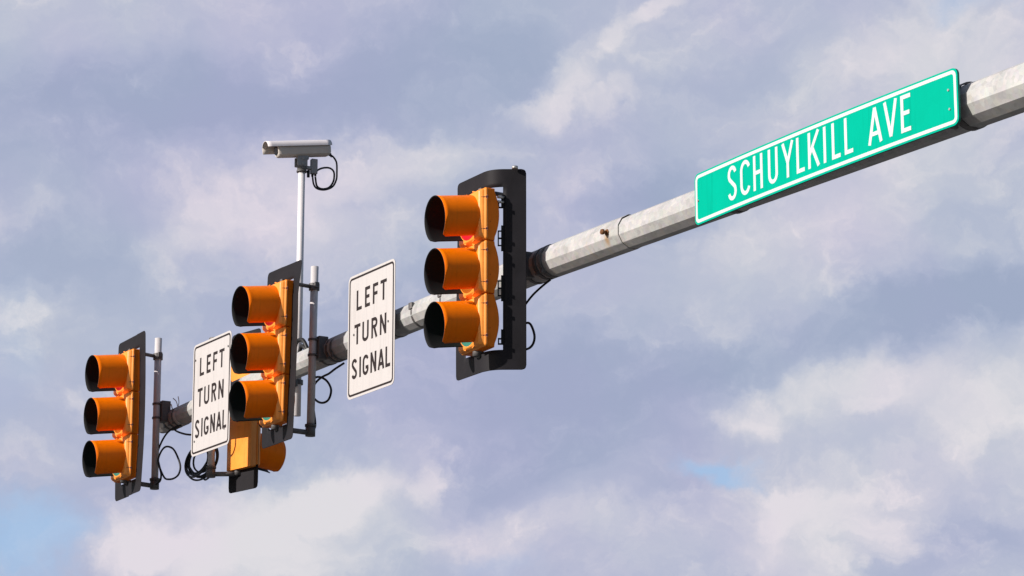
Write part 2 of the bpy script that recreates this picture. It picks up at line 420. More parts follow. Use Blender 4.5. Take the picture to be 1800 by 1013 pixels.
def ring_band(bm, axis, c, r_in, r_out, w, seg=28, mi=0):
    """flat hoop round an axis ('x','y','z') centred at c"""
    def pt(a, r, h):
        ca, sa = math.cos(a) * r, math.sin(a) * r
        if axis == 'x': return (c[0] + h, c[1] + ca, c[2] + sa)
        if axis == 'z': return (c[0] + ca, c[1] + sa, c[2] + h)
        return (c[0] + sa, c[1] + h, c[2] + ca)
    prof = [(r_in, -w / 2), (r_out, -w / 2), (r_out, w / 2), (r_in, w / 2)]
    rings = [[bm.verts.new(pt(2 * math.pi * k / seg, r, h)) for r, h in prof] for k in range(seg)]
    for k in range(seg):
        A, B = rings[k], rings[(k + 1) % seg]
        for j in range(4):
            f = bm.faces.new((A[j], A[(j + 1) % 4], B[(j + 1) % 4], B[j])); f.material_index = mi
    bmesh.ops.recalc_face_normals(bm, faces=bm.faces)


def rounded_rect(w, h, r, n=6, cx=0, cz=0):
    pts = []
    for sx, sz, a0 in ((1, 1, 0), (-1, 1, 90), (-1, -1, 180), (1, -1, 270)):
        for k in range(n + 1):
            a = R_(a0 + 90 * k / n)
            pts.append((cx + sx * (w / 2 - r) + r * math.cos(a), cz + sz * (h / 2 - r) + r * math.sin(a)))
    return pts


def slab(bm, outline, y0, y1, mi=0, mi_side=None, mi_back=None):
    """outline in x-z, extruded from y0 (front) to y1"""
    A = [bm.verts.new((x, y0, z)) for x, z in outline]; B = [bm.verts.new((x, y1, z)) for x, z in outline]
    f = bm.faces.new(A); f.material_index = mi
    f = bm.faces.new(list(reversed(B))); f.material_index = mi if mi_back is None else mi_back
    n = len(outline)
    for i in range(n):
        f = bm.faces.new((A[(i + 1) % n], A[i], B[i], B[(i + 1) % n])); f.material_index = mi if mi_side is None else mi_side


def frame_slab(bm, outer, inner, y0, y1, mi=0):
    n = len(outer)
    V = [[bm.verts.new((x, y, z)) for x, z in o] for y in (y0, y1) for o in (outer, inner)]
    oa, ia, ob, ib = V
    for i in range(n):
        j = (i + 1) % n
        for q in ((oa[i], oa[j], ia[j], ia[i]), (ob[j], ob[i], ib[i], ib[j]), (oa[j], oa[i], ob[i], ob[j]), (ia[i], ia[j], ib[j], ib[i])):
            f = bm.faces.new(q); f.material_index = mi


# ------------------------------------------------------------------ lettering (stroke-built road alphabet)
def arc(cx, cy, rx, ry, a0, a1, n=10):
    return [(cx + rx * math.cos(R_(a0 + (a1 - a0) * k / n)), cy + ry * math.sin(R_(a0 + (a1 - a0) * k / n))) for k in range(n + 1)]


def glyph(ch, t):
    """strokes on a unit-square (x 0..1 of the letter width, y 0..1) as centre lines; t = (stroke/width, stroke/height) halves"""
    a, b = t
    l, r, bo, to = a, 1 - a, b, 1 - b
    if ch == 'L': return [[(l, 1), (l, 0)], [(l, bo), (1, bo)]]
    if ch == 'E': return [[(l, 1), (l, 0)], [(l, to), (1, to)], [(l, .51), (.88, .51)], [(l, bo), (1, bo)]]
    if ch == 'F': return [[(l, 1), (l, 0)], [(l, to), (1, to)], [(l, .50), (.88, .50)]]
    if ch == 'T': return [[(0, to), (1, to)], [(.5, 1), (.5, 0)]]
    if ch == 'I': return [[(.5, 1), (.5, 0)]]
    if ch == 'H': return [[(l, 1), (l, 0)], [(r, 1), (r, 0)], [(l, .5), (r, .5)]]
    if ch == 'N': return [[(l, 0), (l, 1)], [(l * .9, 1 - .02), (1 - l * .9, .02)], [(r, 0), (r, 1)]]
    if ch == 'U': return [[(l, 1)] + [(l, .26)] + arc(.5, .26 , .5 - a, .26 - b, 180, 360, 12) + [(r, .26), (r, 1)]]
    if ch == 'V': return [[(l * .85, 1), (.5, .03)], [(1 - l * .85, 1), (.5, .03)]]
    if ch == 'A': return [[(l * .85, 0), (.5, .97)], [(1 - l * .85, 0), (.5, .97)], [(.24, .27), (.76, .27)]]
    if ch == 'Y': return [[(l * .85, 1), (.5, .42)], [(1 - l * .85, 1), (.5, .42)], [(.5, .46), (.5, 0)]]
    if ch == 'K': return [[(l, 1), (l, 0)], [(1 - a, 1), (l, .36)], [(.38, .55), (1 - a, 0)]]
    if ch == 'R': return [[(l, 0), (l, 1)], [(l, to), (.55, to)] + arc(.55, .735, .45 - a, .265 - b, 90, -90, 10) + [(l, .47 + b)], [(.50, .5), (1 - a * .9, 0)]]
    if ch == 'C': return [arc(.52, .70, .52 - a, .30 - b, 20, 180, 10) + arc(.52, .30, .52 - a, .30 - b, 180, 340, 10)]
    if ch == 'G': return [arc(.52, .70, .52 - a, .30 - b, 20, 180, 10) + arc(.52, .30, .52 - a, .30 - b, 180, 360, 10) + [(1 - a, .46 - b)], [(1, .46 - b), (.54, .46 - b)]]
    if ch == 'S': return [arc(.5, .745, .5 - a, .255 - b, 15, 225, 12) + [(.5, .5)] + arc(.5, .255, .5 - a, .255 - b, 45, -165, 12)]
    return []


def stroke_poly(pts, hw):
    P = [Vector((p[0], p[1])) for p in pts]
    Q = [P[0]]
    for p in P[1:]:
        if (p - Q[-1]).length > 1e-4: Q.append(p)
    P = Q; n = len(P); Lf, Rt = [], []
    for i in range(n):
        if i == 0: d = (P[1] - P[0]).normalized(); k = 1
        elif i == n - 1: d = (P[-1] - P[-2]).normalized(); k = 1
        else:
            d0 = (P[i] - P[i - 1]).normalized(); d1 = (P[i + 1] - P[i]).normalized()
            d = (d0 + d1).normalized(); k = 1 / max(.5, math.sqrt(max(1e-6, (1 + d0.dot(d1)) / 2)))
        nrm = Vector((-d.y, d.x)) * hw * k
        Lf.append(P[i] + nrm); Rt.append(P[i] - nrm)
    return Lf, Rt


def letter(bm, ch, x0, x1, z0, h, stroke, y, th=.0012, mi=0):
    w = x1 - x0
    if ch == 'I': x0 -= .0; 
    a = stroke / 2 / w; b = stroke / 2 / h
    for si, s in enumerate(glyph(ch, (a, b))):
        pts = [(x0 + px * w, z0 + pz * h) for px, pz in s]
        Lf, Rt = stroke_poly(pts, stroke / 2)
        yy = y - th - .0004 * si
        fl = [bm.verts.new((p.x, yy, p.y)) for p in Lf]; fr = [bm.verts.new((p.x, yy, p.y)) for p in Rt]
        bl = [bm.verts.new((p.x, y, p.y)) for p in Lf]; br = [bm.verts.new((p.x, y, p.y)) for p in Rt]
        n = len(fl)
        for i in range(n - 1):
            for q in ((fl[i], fr[i], fr[i + 1], fl[i + 1]), (fl[i + 1], bl[i + 1], bl[i], fl[i]), (fr[i], br[i], br[i + 1], fr[i + 1])):
                bm.faces.new(q).material_index = mi
        bm.faces.new((fl[0], bl[0], br[0], fr[0])).material_index = mi
        bm.faces.new((fl[-1], fr[-1], br[-1], bl[-1])).material_index = mi


# ------------------------------------------------------------------ ground and mast arm
bm = bmesh.new()
S = 2500
bm.faces.new([bm.verts.new(p) for p in ((-S, -S, 0), (S, -S, 0), (S, S, 0), (-S, S, 0))])
ground = link_mesh('ground', bm, material('asphalt', (.11, .108, .105), .9, var=.3, vscale=.6, tint=(.085, .083, .08)))
ground['kind'] = 'structure'

ARM_R0, ARM_K = .1005, .0045


def arm_z(x):
    return -.0155 * x if x > 0 else -.0017 * x * x


def arm_r(x): return ARM_R0 + ARM_K * x


def polytube(bm, xs, dr=0.0, dz=0.0, sides=12, inner=None, depth=.08, cap0=False, cap1=False):
    rings = []
    for x in xs:
        r = (arm_r(x) + dr) / math.cos(math.pi / sides) * .985
        rings.append([bm.verts.new((x, r * math.cos(2 * math.pi * (k + .5) / sides), arm_z(x) + dz + r * math.sin(2 * math.pi * (k + .5) / sides))) for k in range(sides)])
    for A, B in zip(rings, rings[1:]):
        for k in range(sides):
            j = (k + 1) % sides
            bm.faces.new((A[k], B[k], B[j], A[j]))
    if inner:
        x = xs[0]; r = (arm_r(x) + inner) / math.cos(math.pi / sides) * .985
        ri = [bm.verts.new((x, r * math.cos(2 * math.pi * (k + .5) / sides), arm_z(x) + dz + r * math.sin(2 * math.pi * (k + .5) / sides))) for k in range(sides)]
        rj = [bm.verts.new((x + depth, r * math.cos(2 * math.pi * (k + .5) / sides), arm_z(x) + dz + r * math.sin(2 * math.pi * (k + .5) / sides))) for k in range(sides)]
        for k in range(sides):
            j = (k + 1) % sides
            bm.faces.new((rings[0][j], ri[j], ri[k], rings[0][k]))
            bm.faces.new((ri[k], ri[j], rj[j], rj[k]))
    if cap0: bm.faces.new(rings[0])
    if cap1: bm.faces.new(list(reversed(rings[-1])))
    es = [e for e in bm.edges if len(e.link_faces) == 2 and all(len(f.verts) == 4 for f in e.link_faces) and abs((e.verts[0].co - e.verts[1].co).x) > .1]
    bmesh.ops.bevel(bm, geom=es, offset=.006, segments=2, profile=.5, affect='EDGES')
    bmesh.ops.recalc_face_normals(bm, faces=bm.faces)


SEAM = 1.075
mast = thing('mast_arm', 'grey galvanised twelve sided steel arm reaching over the road, joined from two lengths', 'mast arm', W(8.2, 0, 0) * 1 - UP * W(8.2, 0, 0).z)
MB = Vector((8.2, 0, W(0, 0, 0).z))        # arm frame offset inside the mast's own frame


def mloc(o):       # parts modelled about O, shifted so that their origin sits at the foot of the mast
    o.location = (-8.2, 0, O.z); return o


bm = bmesh.new(); polytube(bm, [SEAM - (SEAM + 5.95) * i / 18 for i in range(19)], dr=.006, dz=.000, inner=.0035, depth=-.08, cap1=True)
mloc(link_mesh('outer_arm', bm, M['galv'], mast))
bm = bmesh.new(); polytube(bm, [SEAM - .15 + (8.2 - SEAM + .15) * i / 18 for i in range(19)], dr=-.001, dz=-.003)
mloc(link_mesh('inner_arm', bm, M['galv'], mast))
bm = bmesh.new()
ring_pts = [(8.2, .15 * math.cos(t), arm_z(8.2) + .15 * math.sin(t)) for t in ()]
box(bm, 8.0, 8.04, -.22, .22, arm_z(8) - .25, arm_z(8) + .25, .01)
for sy in (-.17, .17):
    for sz in (-.2, .2):
        tube(bm, [(7.96, sy, arm_z(8) + sz), (8.08, sy, arm_z(8) + sz)], .018, 6)
mloc(link_mesh('flange_plate', bm, M['galv'], mast))
bm = bmesh.new()
tube(bm, [(8.2, 0, -O.z + .03), (8.2, 0, -3), (8.2, 0, .55)], [.2, .18, .16], 12)
tube(bm, [(8.2, 0, .55), (8.2, 0, .6)], .17, 12)
box(bm, 7.9, 8.5, -.3, .3, -O.z, -O.z + .04, .005)
mloc(link_mesh('upright', bm, M['galv'], mast))
# bolt through the joint with its rust run
bm = bmesh.new()
xb = .955; rb = arm_r(xb) + .002; zb = arm_z(xb) + .006
tube(bm, [(xb, -rb + .004, zb), (xb, -rb - .010, zb)], .021, 6)
tube(bm, [(xb, -rb - .009, zb), (xb, -rb - .050, zb - .002)], .010, 10)
tube(bm, [(xb - .001, -rb - .030, zb), (xb - .001, -rb - .046, zb)], .018, 6)
mloc(link_mesh('joint_bolt', bm, M['rust'], mast))
# end cap
bm = bmesh.new()
tube(bm, [(-5.945, 0, arm_z(-5.95) - .004), (-5.99, 0, arm_z(-5.95) - .004)], [.079, .070], 12)
mloc(link_mesh('end_cap', bm, M['bracket'], mast))


def strap(x, w=.02, buckle=True, mat='strap', dr=.005):
    bm = bmesh.new()
    r = arm_r(x) + dr
    ring_band(bm, 'x', (x, 0, arm_z(x) - .004), r - .006, r + .0015, w, 36)
    if buckle:
        box(bm, x - .028, x + .016, -r * .93 - .016, -r * .93 + .01, arm_z(x) + r * .18, arm_z(x) + r * .18 + .048, .004)
    return bm


for x in (-1.57, -1.16):
    mloc(link_mesh('strap', strap(x), M['strap'], mast))
# loose banding ends and tape by the tip
bm = strap(-5.58, .07, False, dr=.006)
tube(bm, spline([(-5.56, -.05, arm_z(-5.6) + .065), (-5.57, -.06, .055), (-5.60, -.075, .085)]), .004, 6)
tube(bm, spline([(-5.60, -.03, arm_z(-5.6) + .07), (-5.605, -.02, .06), (-5.58, -.04, .10)]), .0035, 6)
tube(bm, spline([(-5.66, -.05, arm_z(-5.6) + .055), (-5.67, -.06, .05)]), .005, 6)
mloc(link_mesh('tape_wrap', bm, M['tape'], mast))


# ------------------------------------------------------------------ traffic signals
PITCH_S = .35


SKEW = .05


def visor_bm(length, tilt, R=.152, gap=31, thick=.0035, nl=10, na=44):
    bm = bmesh.new()
    y0 = -.055

    def pt(a, s, r):
        # the open lip is slightly scooped towards the bottom corners, which are rounded
        return Vector((r * math.sin(a), y0 - s, r * math.cos(a)))
    amax = math.pi - R_(gap)
    grid_o, grid_i = [], []
    rot = Matrix.Rotation(R_(tilt), 4, 'X')
    for i in range(na + 1):
        a = -amax + 2 * amax * i / na
        edge = max(0, (abs(a) - amax + .22) / .22)
        ln = length - .028 * (1 - math.sqrt(max(0, 1 - edge * edge))) - SKEW * R * math.cos(a)
        ro, ri = [], []
        for j in range(nl + 1):
            s = -.02 + (ln + .02) * j / nl
            lip = .0025 if j >= nl else 0
            po = rot @ (pt(a, s, R + lip) - Vector((0, y0, 0))) + Vector((0, y0, 0))
            pi_ = rot @ (pt(a, s, R - thick) - Vector((0, y0, 0))) + Vector((0, y0, 0))
            ro.append(bm.verts.new(po)); ri.append(bm.verts.new(pi_))
        grid_o.append(ro); grid_i.append(ri)
    for i in range(na):
        for j in range(nl):
            f = bm.faces.new((grid_o[i][j], grid_o[i][j + 1], grid_o[i + 1][j + 1], grid_o[i + 1][j])); f.smooth = True; f.material_index = 0
            f = bm.faces.new((grid_i[i][j], grid_i[i + 1][j], grid_i[i + 1][j + 1], grid_i[i][j + 1])); f.smooth = True; f.material_index = 1
        f = bm.faces.new((grid_o[i][nl], grid_i[i][nl], grid_i[i + 1][nl], grid_o[i + 1][nl])); f.material_index = 1
    for i in (0, na):
        for j in range(nl):
            q = (grid_o[i][j], grid_i[i][j], grid_i[i][j + 1], grid_o[i][j + 1])
            f = bm.faces.new(q if i == 0 else tuple(reversed(q))); f.material_index = 1
    return bm


def body_bm(depth, bulge, w=.322, gap=.002):
    bm = bmesh.new(); hz = PITCH_S / 2 - gap
    prof = [(-.028, -hz), (-.028, hz)]
    n = 14
    for k in range(n + 1):
        t = k / n; z = hz - 2 * hz * t
        prof.append((depth + bulge * math.sin(math.pi * min(1, max(0, (t - .06) / .88))) ** .8, z))
    A = [bm.verts.new((-w / 2, y, z)) for y, z in prof]; B = [bm.verts.new((w / 2, y, z)) for y, z in prof]
    m = len(prof)
    bm.faces.new(A); bm.faces.new(list(reversed(B)))
    for i in range(m):
        j = (i + 1) % m
        bm.faces.new((A[j], A[i], B[i], B[j]))
    bmesh.ops.recalc_face_normals(bm, faces=bm.faces)
    es = [e for e in bm.edges if any(len(f.verts) > 8 for f in e.link_faces) and (gap or abs(e.verts[0].co.z - e.verts[1].co.z) > 1e-3)]
    bmesh.ops.bevel(bm, geom=es, offset=.007, segments=3, profile=.5, affect='EDGES')
    return bm


def door_bm(w=.338):
    bm = bmesh.new(); hz = PITCH_S / 2 - .003
    # a door whose face falls away to its rim in two rounded steps
    prof = [(-.026, .170), (-.030, .1745), (-.036, .176), (-.042, .174), (-.047, .168), (-.051, .1635), (-.056, .1625), (-.061, .1605), (-.067, .155), (-.073, .150), (-.078, .145), (-.080, .140)]
    rings = []
    for y, wv in prof:
        k = wv - .176
        rings.append([bm.verts.new((px, y, pz)) for px, pz in rounded_rect(2 * wv, 2 * (hz + k * .55), .016, 4)])
    for A, B in zip(rings, rings[1:]):
        for i in range(len(A)):
            j = (i + 1) % len(A); bm.faces.new((A[i], A[j], B[j], B[i])).smooth = True
    bm.faces.new(rings[0]); bm.faces.new(rings[-1])
    bmesh.ops.recalc_face_normals(bm, faces=bm.faces)
    # concentric ribs about the lens that run out into the corners
    def rib(r, a0, a1, rad, y):
        tube(bm, [(r * math.sin(R_(a0 + (a1 - a0) * k / 24)), y, r * math.cos(R_(a0 + (a1 - a0) * k / 24))) for k in range(25)], rad, 8)
    for c in (32, 148, 212, 328):
        rib(.172, c - 17, c + 17, .0050, -.072)
    return bm


def lens_bm(R=.150):
    bm = bmesh.new(); n, m = 28, 6
    top = bm.verts.new((0, -.105, 0)); rings = []
    for j in range(1, m + 1):
        r = R * j / m; y = -.105 + .026 * (j / m) ** 2
        rings.append([bm.verts.new((r * math.cos(2 * math.pi * k / n), y, r * math.sin(2 * math.pi * k / n))) for k in range(n)])
    for k in range(n):
        bm.faces.new((top, rings[0][k], rings[0][(k + 1) % n]))
        for A, B in zip(rings, rings[1:]):
            bm.faces.new((A[k], B[k], B[(k + 1) % n], A[(k + 1) % n]))
    bmesh.ops.recalc_face_normals(bm, faces=bm.faces)
    for f in bm.faces: f.smooth = True
    return bm


def latch_bm():
    bm = bmesh.new()
    tube(bm, [(.004, -.036, 0), (.017, -.037, 0)], .0088, 8)
    tube(bm, [(.014, -.036, -.012), (.014, -.036, .012)], .0040, 6)
    tube(bm, [(.008, -.036, .001), (-.012, -.066, .001)], .0032, 6)
    return bm


def me_of(name, bm, mats, smooth=None):
    o = link_mesh(name, bm, mats, None, smooth); m = o.data; bpy.data.objects.remove(o); return m


ME = {
    'visor': me_of('visor', visor_bm(.270, 8), [M['orange'], M['black']]),
    'visor_short': me_of('visor', visor_bm(.275, 6, R=.146, gap=14), [M['orange'], M['black']]),
    'body': me_of('housing', body_bm(.028, .034), M['housing'], 20),
    'body_flat': me_of('housing', body_bm(.034, .0, .335, 0), M['door'], 20),
    'door': me_of('door', door_bm(), M['door'], 50),
    'lens_red': me_of('lens', lens_bm(), M['lens_red']),
    'lens_dim': me_of('lens', lens_bm(), M['lens_dim']),
    'lens_amber': me_of('lens', lens_bm(), M['lens_amber']),
    'lens_green': me_of('lens', lens_bm(), M['lens_green']),
    'latch': me_of('latch', latch_bm(), M['latch'], 40),
}


def ob(name, me, parent, loc=(0, 0, 0), rot=(0, 0, 0)):
    o = bpy.data.objects.new(name, me); C.objects.link(o); o.parent = parent; o.location = loc; o.rotation_euler = rot; return o


def plate_flat(w, h, hole_w, hole_h, warp, cr=.035, nz=20):
    """backplate: a thin sheet with a big cut-out, faintly warped by wind"""
    return plate_sheet(-w / 2, w / 2, -hole_w / 2, hole_w / 2, h, hole_h, cr, lambda u, z: (u, warp(u, z)))


def plate_sheet(u0, u1, h0, h1, H, hole_h, cr, fn, hole_dz=0):
    us = sorted(set([u0 + (h0 - u0) * k / 4 for k in range(5)] + [h0 + (h1 - h0) * k / 14 for k in range(15)] + [h1 + (u1 - h1) * k / 5 for k in range(6)] + [u0 + .012, u0 + .004, u1 - .012, u1 - .004]))
    zb, zt = -hole_h / 2 + hole_dz, hole_h / 2 + hole_dz
    zs = sorted(set([-H / 2 + (zb + H / 2) * k / 4 for k in range(5)] + [zb + (zt - zb) * k / 16 for k in range(17)] + [zt + (H / 2 - zt) * k / 4 for k in range(5)] + [-H / 2 + .012, -H / 2 + .004, H / 2 - .012, H / 2 - .004]))
    bm = bmesh.new(); V = {}

    def clampc(u, z):
        # rounded corners
        for cu, cz, su, sz in ((u0 + cr, H / 2 - cr, -1, 1), (u1 - cr, H / 2 - cr, 1, 1), (u0 + cr, -H / 2 + cr, -1, -1), (u1 - cr, -H / 2 + cr, 1, -1)):
            du, dz = (u - cu) * su, (z - cz) * sz
            if du > 0 and dz > 0:
                d = math.hypot(du, dz); m_ = max(du, dz)
                if d > 1e-9: return cu + (u - cu) * m_ / d, cz + (z - cz) * m_ / d
        return u, z
    for i, u in enumerate(us):
        for j, z in enumerate(zs):
            uu, zz = clampc(u, z); x, y = fn(uu, zz); V[i, j] = bm.verts.new((x, y, zz))
    for i in range(len(us) - 1):
        for j in range(len(zs) - 1):
            cu, cz = (us[i] + us[i + 1]) / 2, (zs[j] + zs[j + 1]) / 2
            if h0 < cu < h1 and zb < cz < zt: continue
            f = bm.faces.new((V[i, j], V[i + 1, j], V[i + 1, j + 1], V[i, j + 1])); f.smooth = True
    bmesh.ops.delete(bm, geom=[v for v in bm.verts if not v.link_faces], context='VERTS')
    bmesh.ops.solidify(bm, geom=list(bm.faces), thickness=.003)
    bmesh.ops.recalc_face_normals(bm, faces=bm.faces)
    return bm


def section(sig, z, lens, kind='front'):
    if kind == 'front':
        h = ob('housing', ME['body'], sig, (0, 0, z)); v = ME['visor']
    else:
        h = ob('housing', ME['body_flat'], sig, (0, 0, z)); v = ME['visor_short']
    ob('door', ME['door'], h); ob('visor', v, h); ob('lens', ME[lens], h)
    for s in (.105, -.105): ob('latch', ME['latch'], h, (.166, 0, s))
    return h


def mount(sig, yp, px, zt, zb, arm_y, clamp=True, top=.70, bot=-.535, arm_zoff=.09, post='tube'):
    """upright tube behind the signal with a bracket arm to the top and the bottom of the housing, strapped to the mast arm"""
    bm = bmesh.new(); tube(bm, [(px, yp, bot), (px, yp, top)], .029, 20)
    po = link_mesh('mounting_post', bm, M[post], sig)
    bm = bmesh.new()
    box(bm, -.02 + px * .3, .02 + px * .3, .0, .04, zt - .018, zt + .018, .003)
    tube(bm, [(px * .3, .02, zt), (px, yp - .01, zt)], .0145, 10)
    ring_band(bm, 'z', (px, yp, zt), .026, .040, .05, 24)
    box(bm, px + .036, px + .052, yp - .018, yp + .018, zt - .012, zt + .03, .003)
    link_mesh('bracket_arm', bm, M['bracket'], sig)
    bm = bmesh.new()
    tube(bm, [(px * .3, -.01, zb), (px, yp, zb)], .0195, 12)
    tube(bm, [(px, yp, zb - .026), (px, yp, zb + .055)], .037, 20)
    tube(bm, [(px, yp, zb + .045), (px, yp, zb + .062)], .042, 20)
    tube(bm, [(px * .3, -.01, zb - .01), (px * .3, -.01, zb + .05)], .03, 14)
    link_mesh('bracket_arm', bm, M['bracket'], sig)
    if clamp:
        sgn = 1 if arm_y > yp else -1
        bm = bmesh.new()
        for dz in (.058, -.058):
            ring_band(bm, 'z', (px, yp, arm_zoff + dz), .028, .036, .016, 24)
            tube(bm, [(px - .034, yp, arm_zoff + dz), (px - .034, yp + sgn * .06, arm_zoff + dz)], .006, 8)
            tube(bm, [(px + .034, yp, arm_zoff + dz), (px + .034, yp + sgn * .06, arm_zoff + dz)], .006, 8)
        y0, y1 = sorted((yp + sgn * .026, arm_y - sgn * .055))
        box(bm, px - .05, px + .05, y0, y1, arm_zoff - .085, arm_zoff + .085, .006)
        link_mesh('clamp', bm, M['bracket'], sig)
    return po


def arm_bands(sig, sx, sy, sz, xs, w=.03):
    """hoops round the mast arm that carry the clamp (sig sits at sx,sy,sz in the arm frame)"""
    for dx in xs:
        x = sx + dx; bm = bmesh.new(); r = arm_r(x) + .004
        ring_band(bm, 'x', (dx, -sy, arm_z(x) - .004 - sz), r - .005, r + .004, w, 36)
        box(bm, dx - .016, dx + .016, -sy - r * .55 - .03, -sy - r * .55, arm_z(x) - sz - r * .9, arm_z(x) - sz - r * .9 + .035, .004)
        link_mesh('arm_band', bm, M['bracket'], sig)


G_SIG = 'three section orange traffic signals on the mast arm'
FRONT_Y = -.45
ZC = -.096


def front_signal(x, label, red='lens_dim'):
    sig = thing('traffic_signal', label, 'traffic signal', W(x, FRONT_Y, ZC), RZ, G_SIG)
    for z, l in ((PITCH_S, red), (0, 'lens_amber'), (-PITCH_S, 'lens_green')): section(sig, z, l)
    return sig


# nearest signal: backplate folded back along its near side
sg = front_signal(-.030, 'nearest orange traffic signal, its black backplate folded back along one side', 'lens_red')
BEND, BL, UB = R_(58), .15, .045


def fold(u, z):
    if u < UB: return (u, .004 * math.sin(z * 4))
    rad = BL / BEND
    a = min(u - UB, BL) / rad
    x = UB + rad * math.sin(a); y = rad * (1 - math.cos(a))
    if u - UB > BL:
        e = u - UB - BL; x += e * math.cos(BEND); y += e * math.sin(BEND)
    return (x, y + .003)


sg.rotation_euler = (0, 0, RZ - R_(4))
plate = link_mesh('backplate', plate_sheet(-.295, .345, -.172, .195, 1.325, 1.075, .03, fold, .005), M['plate'], sg)
plate.rotation_euler = (0, 0, R_(4)); plate.location = (-.012, .006, 0)
# fixing tabs along the loosened edge
def fold_frame(u, z):
    x0, y0 = fold(u, z); x1, y1 = fold(u + .01, z)
    return Vector((x0, y0, z)), Vector((x1 - x0, y1 - y0, 0)).normalized()
for z0, z1 in ((.40, .485), (.115, .285), (-.215, -.045), (-.50, -.40)):
    bm = bmesh.new(); p, t = fold_frame(.195, 0); q = Vector((0, 0, 1)); nrm = t.cross(q)
    def blk(a0, a1, b0, b1):
        vs = []
        for a in (a0, a1):
            for k in (-.004, .004):
                for b in (b0, b1):
                    vs.append(bm.verts.new(p + t * a + nrm * k + q * b))
        for f in [(0, 1, 3, 2), (4, 6, 7, 5), (0, 4, 5, 1), (2, 3, 7, 6), (0, 2, 6, 4), (1, 5, 7, 3)]: bm.faces.new([vs[i] for i in f])
    ext = -.022; zm = (z0 + z1) / 2; hh = (z1 - z0)
    blk(-.012, .006, z0, z1)                                   # base strip
    if hh > .12:
        blk(-.034, -.0122, zm - .052, zm - .044); blk(-.034, -.0122, zm + .044, zm + .052); blk(-.034, -.026, zm - .0438, zm + .0438); blk(-.0258, -.0122, zm - .005, zm + .005)
    else:
        blk(-.032, -.0122, z0, z0 + .010); blk(-.032, -.0122, z0 + .034, z0 + .044); blk(-.032, -.024, z0 + .0102, z0 + .0338)
    bmesh.ops.recalc_face_normals(bm, faces=bm.faces)
    link_mesh('fixing_tab', bm, M['black'], sg).matrix_local = Matrix.Translation((-.012, .006, 0)) @ Matrix.Rotation(R_(4), 4, 'Z')
bm = bmesh.new()
p, t = fold_frame(.18, .5)
tube(bm, [p + Vector((0, -.012, -.03)), p + Vector((0, .03, -.03))], .011, 8); link_mesh('plate_bolt', bm, M['bolt'], sg); bm = bmesh.new(); tube(bm, [p + Vector((0, -.012, -.062)), p + Vector((0, .03, -.062))], .009, 8); link_mesh('plate_bolt', bm, M['bolt'], sg); bm = bmesh.new()
p2, t2 = fold_frame(.28, .66); tube(bm, [p2 + Vector((0, .0, -.005)), p2 + Vector((0, 0, .012))], .02, 10)
link_mesh('plate_bolt', bm, M['bolt'], sg)
mount(sg, .29, -.035, .545, -.545, .45)
arm_bands(sg, -.045, FRONT_Y, ZC, (-.05, .09, .16), .035)

# middle signal, backplate flat
sg = front_signal(-2.905, 'orange traffic signal in front of the thin camera pole, between the two white signs')
def warp_mid(u, z): return (.030 * max(0, z - .42) / .24 * max(0, u + .05) / .33) + .008 * math.sin(3 * z + 4 * u) - .012 * (u > 0) * u / .28
link_mesh('backplate', plate_flat(.565, 1.32, .336, 1.075, warp_mid), M['plate'], sg).location = (-.006, .012, 0)
sg.rotation_euler = (0, R_(1.3), RZ - R_(1.5))
mount(sg, .29, -.055, .545, -.545, .45)
arm_bands(sg, -2.905, FRONT_Y, ZC, (-.10, .03, .10), .03)

# far signal by the tip of the arm
sg = front_signal(-5.63, 'orange traffic signal at the tip of the arm, farthest from the mast')
def warp_far(u, z): return -.012 * max(0, (-z - .3)) * (1 if u > 0 else -2.2) + .010 * math.cos(z * 3) * (u > .1)
link_mesh('backplate', plate_flat(.580, 1.31, .336, 1.075, warp_far), M['plate'], sg).location = (0, .012, 0)
sg.rotation_euler = (0, R_(-.5), RZ - R_(1.5))
mount(sg, .29, -.115, .545, -.53, .45)
arm_bands(sg, -5.63, FRONT_Y, ZC, (-.16, -.07, .02), .03)

# signal for the opposite approach, seen from behind
RX, RY, RZC = -5.165, .347, -.002
sg = thing('traffic_signal', 'orange traffic signal seen from behind, partly hidden by the others, visor pointing away', 'traffic signal', W(RX, RY, RZC), RZ + math.pi + R_(9), G_SIG)
for z, l in ((PITCH_S, 'lens_red'), (0, 'lens_amber'), (-PITCH_S, 'lens_green')): section(sg, z, l, 'back')
link_mesh('backplate', plate_flat(.40, 1.31, .398, .93, lambda u, z: .004 * math.sin(5 * u)), M['plate'], sg).location = (0, -.02, -.045)
# its post stands between it and the arm (in this signal's own frame the arm is behind, +y)
mount(sg, .150, .215, .545, -.555, .318, clamp=True, top=.40, bot=-.55, arm_zoff=-.045, post='tube')


